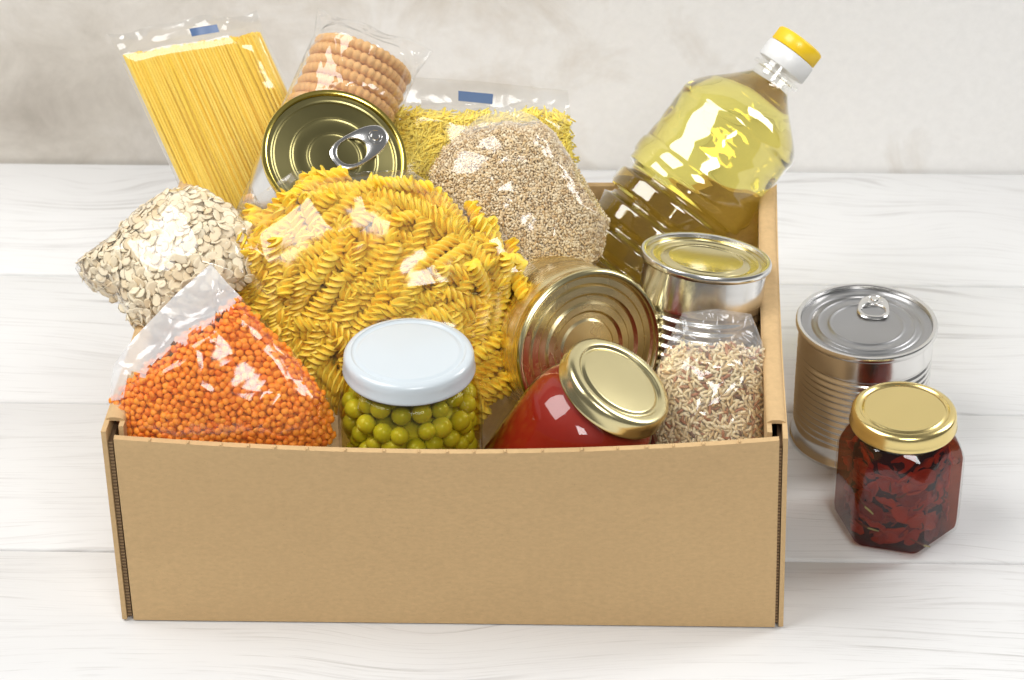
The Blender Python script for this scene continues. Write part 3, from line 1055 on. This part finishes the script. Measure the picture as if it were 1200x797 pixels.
def hexr(a, R, rnd_):
    k = ((a - HEX0) % (math.pi / 3)) - math.pi / 6
    r = R * math.cos(math.pi / 6) / math.cos(k)
    return min(r, R * (1 - rnd_))


def hex_rings(levels, seg=120):
    rings = []
    for (z_, R, b, rc) in levels:
        rings.append([(((1 - b) * hexr(2 * math.pi * j / seg, R, 0.018) + b * rc) * math.cos(2 * math.pi * j / seg), ((1 - b) * hexr(2 * math.pi * j / seg, R, 0.018) + b * rc) * math.sin(2 * math.pi * j / seg), z_) for j in range(seg)])
    return rings


RH = 0.0372
lv = [(0.0004, RH * 0.80, 0, 0), (0.0012, RH * 0.90, 0, 0), (0.0045, RH * 0.985, 0, 0), (0.0080, RH, 0, 0), (0.0520, RH * 1.0, 0, 0), (0.0560, RH * 0.985, 0.12, 0.032), (0.0610, RH * 0.95, 0.40, 0.031), (0.0655, RH * 0.90, 0.75, 0.029), (0.0680, RH * 0.85, 1.0, 0.0272), (0.0745, RH * 0.85, 1.0, 0.0268)]
link('glass', rings_mesh('glass', hex_rings(lv), True, False, True, 18), 'glass', t)
lo = [(z_ + 0.0012, R_ - 0.0014, b_, rc_ - 0.0014) for z_, R_, b_, rc_ in lv[:-1]]
link('oil', rings_mesh('oil', hex_rings(lo), True, True, True, 28), 'red_oil', t)
jar_lid(t, 0.0300, 0.0705, 0.0812, 'gold_lid', 0.82, 0.0008)


def tomato_piece(name, seed):
    rng_ = random.Random(seed)
    vs, fs = [], []
    nu, nv = 12, 6
    L_, W_ = rng_.uniform(0.0085, 0.0115), rng_.uniform(0.0042, 0.0062)
    curl = rng_.uniform(30, 70)
    for s in (0, 1):
        for i in range(nu):
            a = 2 * math.pi * i / nu
            for j in range(1, nv + 1):
                r = j / nv
                k = 1 + 0.22 * noise.noise((math.cos(a) * 1.7, math.sin(a) * 1.7, seed * 1.3))
                x, y = L_ * r * math.cos(a) * k, W_ * r * math.sin(a) * k
                th_ = (0.0007 + 0.0011 * r ** 2) * math.sqrt(max(0, 1 - r ** 6)) + 0.0
                z_ = curl * (y * y) * 1.2 + 0.0016 * noise.noise((x * 230, y * 230, seed)) + 0.0008 * math.sin(a * 5 + seed)*r
                vs.append((x, y, z_ + (th_ if s else -th_)))
        vs.append((0, 0, (0.0007 if s else -0.0007)))
    n1 = nu * nv + 1
    for s in (0, 1):
        o_ = s * n1
        for i in range(nu):
            i2 = (i + 1) % nu
            f = (o_ + n1 - 1, o_ + i * nv, o_ + i2 * nv)
            fs.append(f if s else f[::-1])
            for j in range(nv - 1):
                f = (o_ + i * nv + j, o_ + i * nv + j + 1, o_ + i2 * nv + j + 1, o_ + i2 * nv + j)
                fs.append(f if s else f[::-1])
    return mesh(name, vs, fs, True, 0)


tms = [tomato_piece('dried_tomato', k) for k in range(9)]
rng = random.Random(11)
tm4 = []
for lev in range(9):
    z_ = 0.0095 + lev * 0.0059
    n = 15
    for j in range(n):
        a = 2 * math.pi * (j + rng.uniform(-0.4, 0.4) + 0.5 * (lev % 2)) / n
        rr = hexr(a, RH, 0.03) - 0.0072 - rng.uniform(0, 0.0035) - (0.0 if z_ < 0.052 else (z_ - 0.052) * 0.55)
        outn = Vector((math.cos(a), math.sin(a), 0))
        m4 = Matrix.Translation((rr * math.cos(a), rr * math.sin(a), z_ + rng.uniform(-0.002, 0.002)))
        q = Vector((0, 0, 1)).rotation_difference(outn).to_matrix().to_4x4()
        # long side mostly level, some edge-on
        m4 = m4 @ Matrix.Rotation(a, 4, 'Z') @ Matrix.Rotation(math.pi / 2 + rng.uniform(-0.6, 0.6), 4, 'Y') @ Matrix.Rotation(math.pi / 2 + rng.gauss(0, 0.5), 4, 'Z')
        m4 = m4 @ Matrix.Rotation(rng.uniform(-0.4, 0.4), 4, 'X')
        s_ = rng.uniform(0.65, 0.95)
        tm4.append(m4 @ Matrix.Diagonal((s_, s_, s_, 1)))
pieces(t, 'dried_tomato', tms, tm4, 'dried_tomato', 300)
o = link('tomato_filling', rings_mesh('tomato_filling', hex_rings([(0.004, RH * 0.72, 0, 0), (0.05, RH * 0.74, 0, 0), (0.062, RH * 0.6, 0.5, 0.02)], 60)), 'dark_pulp', t)
o['kind'] = 'stuff'
rng = random.Random(3)
for k in range(14):
    a = math.radians(rng.uniform(-170, -10))
    rr = hexr(a, RH, 0.03) - 0.0024
    z_ = rng.uniform(0.006, 0.056)
    tdir = Vector((-math.sin(a), math.cos(a), 0)) * rng.uniform(-1, 1) + Vector((0, 0, rng.uniform(-1, 1)))
    tdir.normalize()
    ln = rng.uniform(0.003, 0.007) if k > 2 else 0.016
    c0 = Vector((rr * math.cos(a), rr * math.sin(a), z_))
    pts = [c0 + tdir * ln * (u - 0.5) + Vector((math.cos(a), math.sin(a), 0)) * (-0.0016 * (2 * abs(u - 0.5)) ** 2) for u in (0, 0.33, 0.66, 1)]
    link('herb_sprig', tube('herb_sprig', pts, [0.0004, 0.0007, 0.0006, 0.0003], 5), 'herb', t)

# ------------------------------------------------------------------ bottle of oil
BU = Vector((0.6051, 0.3956, 0.6909)).normalized()
BTOP = Vector((0.1738, 0.1373, 0.203))
BLEN = 0.262
BBASE = BTOP - BU * BLEN
BM = axis_frame(BBASE, BU, (0.5, -0.8, 0.1))
t = empty('oil_bottle', BM, 'clear plastic bottle of yellow cooking oil leaning over the back corner of the box', 'bottle')
RBt = 0.0415


def bottle_r(a, z_):
    # base .. ribs .. waist .. faceted grip .. shoulder .. neck
    if z_ < 0.006:
        return RBt * (0.86 + 0.14 * math.sqrt(max(0, 1 - (1 - z_ / 0.006) ** 2)))
    if z_ < 0.150:
        t_ = (z_ - 0.006) / 0.144 * 8
        f_ = t_ % 1.0
        groove = math.exp(-((f_ - 0.5) / 0.15) ** 4)
        sq = 0.0010 * math.cos(4 * a) * (1 - groove)
        return RBt - 0.0052 * groove * min(1, t_ * 3) - 0.0003 + sq * 0.6
    if z_ < 0.160:
        u = (z_ - 0.150) / 0.010
        return RBt + 0.0006 * math.sin(math.pi * u)
    if z_ < 0.198:
        u = (z_ - 0.160) / 0.038
        k = math.sin(math.pi * u) ** 0.5
        d1 = abs(((a * 8 / (2 * math.pi) + u * 1.6) % 1.0) - 0.5) * 2
        d2 = abs(((a * 8 / (2 * math.pi) - u * 1.6) % 1.0) - 0.5) * 2
        fac = max(d1, d2)
        return RBt - 0.0006 - k * (0.0008 + 0.0008 * (1 - fac))
    if z_ < 0.231:
        u = (z_ - 0.198) / 0.033
        s_ = RBt - 0.0006 + (0.0140 - RBt) * (u ** 1.5 * 0.55 + 0.45 * (0.5 - 0.5 * math.cos(math.pi * u)))
        oct_ = 1 - 0.030 * (1 - u) * math.sin(math.pi * min(1, u * 2 + 0.1)) * abs(math.sin(4 * a))
        return s_ * oct_
    return 0.0130


def bottle_rings(shrink, z0, z1, nz, seg=112):
    out = []
    for i in range(nz + 1):
        z_ = z0 + (z1 - z0) * i / nz
        out.append([((bottle_r(2 * math.pi * j / seg, z_) - shrink) * math.cos(2 * math.pi * j / seg), (bottle_r(2 * math.pi * j / seg, z_) - shrink) * math.sin(2 * math.pi * j / seg), z_ + (shrink if i == 0 else 0)) for j in range(seg)])
    return out


link('bottle', rings_mesh('bottle', bottle_rings(0, 0, 0.241, 210), True, False, True, 60), 'pet', t)
oil = rings_mesh('oil', bottle_rings(0.0009, 0.0006, 0.230, 190), True, True, True, 60)
bm = bmesh.new()
bm.from_mesh(oil)
inv = BM.inverted()
lvl = Vector(OIL_LEVEL)
pl_co = inv @ lvl
pl_no = (inv.to_3x3() @ Vector((0, 0, 1))).normalized()
res = bmesh.ops.bisect_plane(bm, geom=bm.verts[:] + bm.edges[:] + bm.faces[:], plane_co=pl_co, plane_no=pl_no, clear_outer=True)
bmesh.ops.holes_fill(bm, edges=[e for e in bm.edges if e.is_boundary], sides=0)
bmesh.ops.recalc_face_normals(bm, faces=bm.faces)
bm.to_mesh(oil)
bm.free()
oil.update()
oil.shade_smooth()
oil.set_sharp_from_angle(angle=math.radians(60))
link('oil', oil, 'oil', t)
link('neck_ring', lathe('neck_ring', [(0.0130, 0.2345), (0.0158, 0.2350), (0.0162, 0.2362), (0.0158, 0.2374), (0.0130, 0.2380)], 48, False, False), 'pet', t)


def cap_ring(z0, z1, R, ribs, top):
    seg = 120
    rows = []
    zs = [z0, z0 + 0.0006, z1 - 0.0008, z1]
    for i, z_ in enumerate(zs):
        k = -0.0005 if i in (0, 3) else 0
        rows.append([((R + k + (0.00025 * math.cos(ribs * 2 * math.pi * j / seg) if 0 < i < 3 else 0)) * math.cos(2 * math.pi * j / seg), (R + k + (0.00025 * math.cos(ribs * 2 * math.pi * j / seg) if 0 < i < 3 else 0)) * math.sin(2 * math.pi * j / seg), z_) for j in range(seg)])
    if top:
        for r, z_ in ((R - 0.0018, z1 + 0.0006), (R * 0.6, z1 + 0.0009)):
            rows.append([(r * math.cos(2 * math.pi * j / seg), r * math.sin(2 * math.pi * j / seg), z_) for j in range(seg)])
    return rows


cp = link('cap', rings_mesh('cap', cap_ring(0.2408, 0.2520, 0.0158, 60, False), True, True, True, 50), 'white_cap', t)
link('cap_top', rings_mesh('cap_top', cap_ring(0.2524, 0.2612, 0.0152, 60, True), True, True, True, 50), 'yellow_cap', cp)

# ------------------------------------------------------------------ bags of dry food


def uniform_pick(bag, fx=None, fy=None):
    cx_, cy_ = (bag.c.x if fx is None else fx), (bag.c.y if fy is None else fy)
    return lambda m4: (m4.translation.x - cx_) ** 2 + (m4.translation.y - cy_) ** 2 - 4 * m4.translation.z * abs(m4.translation.z)


GB = 'clear bags of dry food'
# red lentils
bg = Bag('lentil', 0.024, seed=2, soft=0.018, low=0.10)
t = empty('lentil_bag', bg.m, 'clear bag of bright orange red lentils at the left front of the box', 'food bag', GB)
rng = random.Random(21)
bg.core(t, 'lentil', 0.0046, 'lentil_filling', 0.004)
lm = [ellipsoid('lentil', 0.00225, 0.0022, 0.00125, 8, 5, 0.04, k) for k in range(3)]
mats4 = [pose(p[:3], p[3], rng.uniform(0, 6.28), 0.75, rng, rng.uniform(0.85, 1.1)) for p in bg.scatter(2400, 0.0029, 0.0016, rng, 0.975, 0.001)]
front_l = len(mats4)
m2 = [pose(p[:3], p[3], rng.uniform(0, 6.28), 1.1, rng, rng.uniform(0.85, 1.1)) for p in bg.scatter(2400, 0.0030, 0.0034, rng, 0.96, 0.002)]
pk = uniform_pick(bg, -0.002, 0.004)
mats4.sort(key=pk)
pieces(t, 'lentil', lm, mats4 + m2, 'lentil', 300, 'lentil_mass')
bg.film(t, 'film', 0.0013, folds='film_folds', cut=0.003)

# oat flakes
bg = Bag('oat', 0.026, seed=5, soft=0.012, low=0.3, q=0.6)
t = empty('oat_bag', bg.m, 'clear bag of pale oat flakes hanging over the left side of the box', 'food bag', GB)
rng = random.Random(31)
bg.core(t, 'oat', 0.0042, 'oat_filling', 0.002)
om = [ellipsoid('oat_flake', 0.0044, 0.0032, 0.00028, 9, 4, 0.11, k, 8 + 6 * k) for k in range(5)]
mats4 = [pose(p[:3], p[3], rng.uniform(0, 6.28), 0.50, rng, rng.uniform(0.6, 1.25)) for p in bg.scatter(600, 0.0034, 0.0012, rng, 0.97, 0.001)]
m2 = [pose(p[:3], p[3], rng.uniform(0, 6.28), 0.9, rng, rng.uniform(0.75, 1.15)) for p in bg.scatter(500, 0.0036, 0.0040, rng, 0.95, 0.001)]
mats4.sort(key=uniform_pick(bg, -0.008, 0.005))
pieces(t, 'oat_flake', om, mats4 + m2, 'oat', 300, 'oat_mass')
bg.film(t, 'film', 0.0016, folds='film_folds', cut=0.010)

# fusilli
bg = Bag('fusilli', 0.034, seed=8, soft=0.024, low=0.10, p=2.8, q=0.62)
t = empty('fusilli_bag', bg.m, 'large clear bag of yellow spiral pasta in the middle of the box', 'food bag', GB)
rng = random.Random(41)
bg.core(t, 'pasta', 0.0190, 'pasta_filling', 0.016, rm=0.74)
fm = [fusillo('fusillo', L_, R_, T_, b_) for L_, R_, T_, b_ in ((0.034, 0.0050, 2.7, 0), (0.038, 0.0049, 3.0, 4), (0.030, 0.0051, 2.4, -5), (0.036, 0.0048, 2.9, 7))]
mats4 = []
for (n, sep, dep, tl) in ((150, 0.0088, 0.0062, 0.26), (150, 0.0088, 0.0130, 0.40)):
    for p in bg.scatter(n, sep, dep, rng, 0.88, 0.008, 160):
        spin = rng.gauss(0.9, 0.75)
        if bg.r(p[0], p[1]) > 0.70:      # along the seam where the bag narrows
            spin = math.atan2(p[1] - bg.c.y, p[0] - bg.c.x) + math.pi / 2 + rng.uniform(-0.35, 0.35)
        mats4.append(pose(p[:3], p[3], spin, tl, rng, rng.uniform(0.9, 1.05), False))
pieces(t, 'fusillo', fm, mats4, 'pasta', 300)
bg.film(t, 'film_soft', 0.0022, 0.0030, folds='film_folds_thin', cut=-0.004)

# bran
bg = Bag('bran', 0.024, seed=11, soft=0.016, low=0.15, q=0.62)
t = empty('bran_bag', bg.m, 'clear pointed bag of brown bran flakes behind the gold tin', 'food bag', GB)
rng = random.Random(51)
bg.core(t, 'bran', 0.0035, 'bran_filling', 0.002)
bmesh_ = ellipsoid('bran_flake', 0.0015, 0.0009, 0.0004, 6, 3, 0.25, 1)
mats4 = []
for (n, sep, dep) in ((6000, 0.00115, 0.0008), (4500, 0.0013, 0.0020)):
    mats4 += [pose(p[:3], p[3], rng.uniform(0, 6.28), 0.9, rng, rng.uniform(0.6, 1.25)) for p in bg.scatter(n, sep, dep, rng, 0.97, 0.001, 20)]
v_, f_ = arr(bmesh_)
o = link('bran_flakes_mass', merge('bran_mass', v_, f_, mats4), 'bran', t)
o['kind'] = 'stuff'
bg.film(t, 'film', 0.0016, folds='film_folds_thin', cut=0.004)

# vermicelli
bg = Bag('vermicelli', 0.020, seed=14, soft=0.012, low=0.12, q=0.55, p=3.5)
t = empty('vermicelli_bag', bg.m, 'clear flat-topped bag of thin short noodles with a blue label at the back', 'food bag', GB)
rng = random.Random(61)
bg.core(t, 'noodle', 0.0040, 'noodle_filling', 0.002)
nm = tube('noodle', [(-0.007, 0, 0), (-0.0025, 0.0006, 0.0003), (0.0025, 0.0004, -0.0002), (0.007, -0.0008, 0)], 0.00048, 5)
v_, f_ = arr(nm)
mats4 = []
for (n, sep, dep) in ((1500, 0.0017, 0.0010), (1500, 0.0018, 0.0026)):
    mats4 += [pose(p[:3], p[3], rng.gauss(0.7, 0.8), 0.25, rng, rng.uniform(0.7, 1.2)) for p in bg.scatter(n, sep, dep, rng, 0.93, 0.002, 20)]
o = link('noodle_mass', merge('noodle_mass', v_, f_, mats4), 'noodle', t)
o['kind'] = 'stuff'
bg.film(t, 'film_soft', 0.0008)
A_, B_, C_, D_ = [Vector(p) for p in STICKER]
zt = 0.0062


def stk(u, v, s):
    p = A_.lerp(B_, u).lerp(D_.lerp(C_, u), v)
    return (p.x, p.y, bg.h(p.x, p.y) + 0.0032 + 0.0003 * s)


link('label_strip', slab('label_strip', stk, 8, 3), 'blue', t)

# wild rice mix
bg = Bag('rice', 0.024, seed=17, soft=0.020, low=0.35, q=0.6)
t = empty('rice_bag', bg.m, 'small clear bag of mixed wild rice in the right front corner of the box', 'food bag', GB)
rng = random.Random(71)
bg.core(t, 'rice_pale', 0.0040, 'rice_filling', 0.004)
rm = [ellipsoid('rice_grain', 0.0031, 0.00092, 0.0008, 6, 6, 0.05, k, 0) for k in range(3)]
mats4 = [pose(p[:3], p[3], rng.uniform(0, 6.28), 0.6, rng, rng.uniform(0.8, 1.15)) for p in bg.scatter(900, 0.0020, 0.0014, rng, 0.96, 0.002, 30)]
m2 = [pose(p[:3], p[3], rng.uniform(0, 6.28), 0.9, rng, rng.uniform(0.8, 1.15)) for p in bg.scatter(900, 0.0020, 0.0030, rng, 0.96, 0.002, 30)]
mats4.sort(key=uniform_pick(bg, 0.0, 0.0))
pale = [m for i, m in enumerate(mats4) if i % 5]
dark = [m for i, m in enumerate(mats4) if i % 5 == 0]
pieces(t, 'rice_grain', rm, pale[:245] + pale[245:] + m2, 'rice_pale', 245, 'rice_mass')
rm2 = [me.copy() for me in rm]
for me in rm2:
    me.materials.clear()
pieces(t, 'rice_grain', rm2, dark, 'rice_red', 120)
bg.film(t, 'film_crisp', 0.0026, folds='film_folds_thin', cut=0.006)

# ------------------------------------------------------------------ packs


def srect(hw, ht, n, e=0.45):
    out = []
    for i in range(n):
        a = 2 * math.pi * i / n
        c, s_ = math.cos(a), math.sin(a)
        out.append((hw * math.copysign(abs(c) ** e, c), ht * math.copysign(abs(s_) ** e, s_)))
    return out


# spaghetti
SU = Vector((-0.40, 0.3767, 0.8355)).normalized()
STOP = Vector((-0.1919, 0.1376, 0.200))
SL = 0.225
SM = axis_frame(STOP - SU * SL, SU, (0.91, 0.10, 0.37))
t = empty('spaghetti_pack', SM, 'flat clear pack of long yellow spaghetti leaning at the back left of the box', 'pasta pack')
rng = random.Random(81)
HW, HT = 0.0400, 0.0135
vs_, fs_ = [], []
row = 0
yy = -HT
step = 0.00172
cnt = 0
while yy <= HT:
    xx = -HW + (row % 2) * step * 0.5
    while xx <= HW:
        e_ = (abs(xx) / HW) ** 4 + (abs(yy) / HT) ** 4
        if e_ <= 1.0 and (e_ > 0.55 or yy < -HT * 0.45):
            top = SL + SKEW * xx + rng.uniform(-0.0018, 0.0012)
            b_ = len(vs_)
            bx, by = rng.gauss(0, 0.0009), rng.gauss(0, 0.0005)
            rr = 0.00096
            zs_ = [0.0, SL * 0.35, SL * 0.7, top - 0.0001]
            for k_, z_ in enumerate(zs_):
                w_ = math.sin(math.pi * z_ / SL)
                for j in range(6):
                    a = 2 * math.pi * j / 6
                    vs_.append((xx + bx * w_ + rr * math.cos(a), yy + by * w_ + rr * math.sin(a), z_))
            for k_ in range(3):
                for j in range(6):
                    p_, q_ = b_ + k_ * 6 + j, b_ + k_ * 6 + (j + 1) % 6
                    fs_.append((p_, q_, q_ + 6, p_ + 6))
            fs_.append(tuple(range(b_ + 18, b_ + 24)))
            cnt += 1
        xx += step
    yy += step * 0.87
    row += 1
o = link('spaghetti', mesh('spaghetti', vs_, fs_, True, 50), 'spaghetti', t)
o['kind'] = 'stuff'
link('spaghetti_core', rings_mesh('spaghetti_core', [[(x, y, 0.001) for x, y in srect(HW * 0.9, HT * 0.8, 40)], [(x, y, SL * 0.98 + SKEW * x - 0.004) for x, y in srect(HW * 0.9, HT * 0.8, 40)]]), 'spaghetti', o)['kind'] = 'stuff'
nring = 120
rings = []
for k in range(46):
    u = k / 45
    z_ = 0.0 + (SL + 0.015) * u
    over = max(0.0, (z_ - SL + 0.001) / 0.015)
    hw = HW + 0.0022 + 0.0016 * over
    ht = (HT + 0.0016) * (1 - 0.93 * min(1, over * 1.5) ** 0.7)
    ring = []
    for i, (x, y) in enumerate(srect(hw, ht, nring, 0.42)):
        w = 0.0009 * noise.noise((x * 60, y * 60 + 3, z_ * 22)) + over * 0.0035 * math.sin(x * 190 + 4 * noise.noise((x * 30, 0, 2)))
        zz = z_ + SKEW * x * (z_ / SL) + over * 0.004 * noise.noise((x * 45, 7, 1))
        ring.append((x + 0.0006 * noise.noise((z_ * 40, y * 90, 1)), y + w, zz))
    rings.append(ring)
link('film', rings_mesh('film', rings, True, False, True, 0), 'film_soft', t)
link('label_strip', slab('label_strip', lambda u, v, s: (0.003 + 0.0165 * u, -0.0058 - 0.0003 * s + 0.0012 * math.sin(u * 5) + 0.003 * v, SL + 0.0050 + 0.0048 * v + SKEW * (0.003 + 0.0165 * u)), 8, 3), 'blue', t)

# biscuits
CU = Vector((0.3657, 0.6817, 0.6337)).normalized()
CTOP = Vector((-0.0865, 0.1042, 0.2112))
CL = 0.115
CMx = axis_frame(CTOP - CU * CL, CU, (0.9, -0.3, -0.2))
t = empty('biscuit_pack', CMx, 'clear roll of round golden butter biscuits behind the olive gold tin', 'biscuit pack')
RC = 0.0298


def biscuit(name, seed):
    seg = 120
    prof_ = [(0.6, 0.0), (0.93, 0.0), (1.0, 0.0016), (1.02, 0.0031), (1.0, 0.0046), (0.93, 0.0060), (0.6, 0.0062)]
    rows_ = []
    for r_, z_ in prof_:
        rows_.append([])
        for j in range(seg):
            a = 2 * math.pi * j / seg
            k_ = 1 + (0.045 * abs(math.sin(a * 20)) ** 0.8 - 0.03 if r_ > 0.9 else 0)
            k_ += 0.012 * noise.noise((math.cos(a) * 2, math.sin(a) * 2, seed))
            zz = z_ + 0.0004 * noise.noise((math.cos(a) * 5, math.sin(a) * 5, seed + z_ * 300)) + (0.0005 * (z_ / 0.0031 - 1) * (abs(math.sin(a * 20)) - 0.5) if r_ > 0.9 else 0)
            rows_[-1].append((RC * r_ * k_ * math.cos(a), RC * r_ * k_ * math.sin(a), zz))
    return rings_mesh(name, rows_, True, True, True, 60)


rng = random.Random(91)
bms = [biscuit('biscuit', k) for k in range(3)]
z_ = 0.002
k = 0
while z_ < CL - 0.004:
    o = link('biscuit', bms[k % 3], 'cookie', t)
    o.matrix_local = Matrix.Translation((rng.uniform(-0.0009, 0.0009), rng.uniform(-0.0009, 0.0009), z_)) @ Matrix.Rotation(rng.uniform(0, 6.28), 4, 'Z') @ Matrix.Rotation(rng.uniform(-0.03, 0.03), 4, 'X')
    z_ += 0.0066
    k += 1
rings = []
for k in range(40):
    u = k / 39
    z_ = -0.002 + (CL + 0.018) * u
    over = max(0.0, (z_ - CL) / 0.016)
    ring = []
    for i in range(96):
        a = 2 * math.pi * i / 96
        fl = min(1, over) ** 0.8
        x = (RC + 0.0022 + 0.004 * fl) * math.cos(a)
        y = (RC + 0.0022) * (1 - 0.94 * fl) * math.sin(a)
        d_ = 0.0011 * noise.noise((x * 50, y * 50, z_ * 40)) + 0.0006 * (1 - abs(noise.noise((x * 110, y * 110, z_ * 20))))
        ring.append((x + d_ * math.cos(a), y + d_ * math.sin(a) + fl * 0.003 * math.sin(x * 210), z_))
    rings.append(ring)
link('film', rings_mesh('film', rings, True, False, True, 0), 'film_crisp', t)
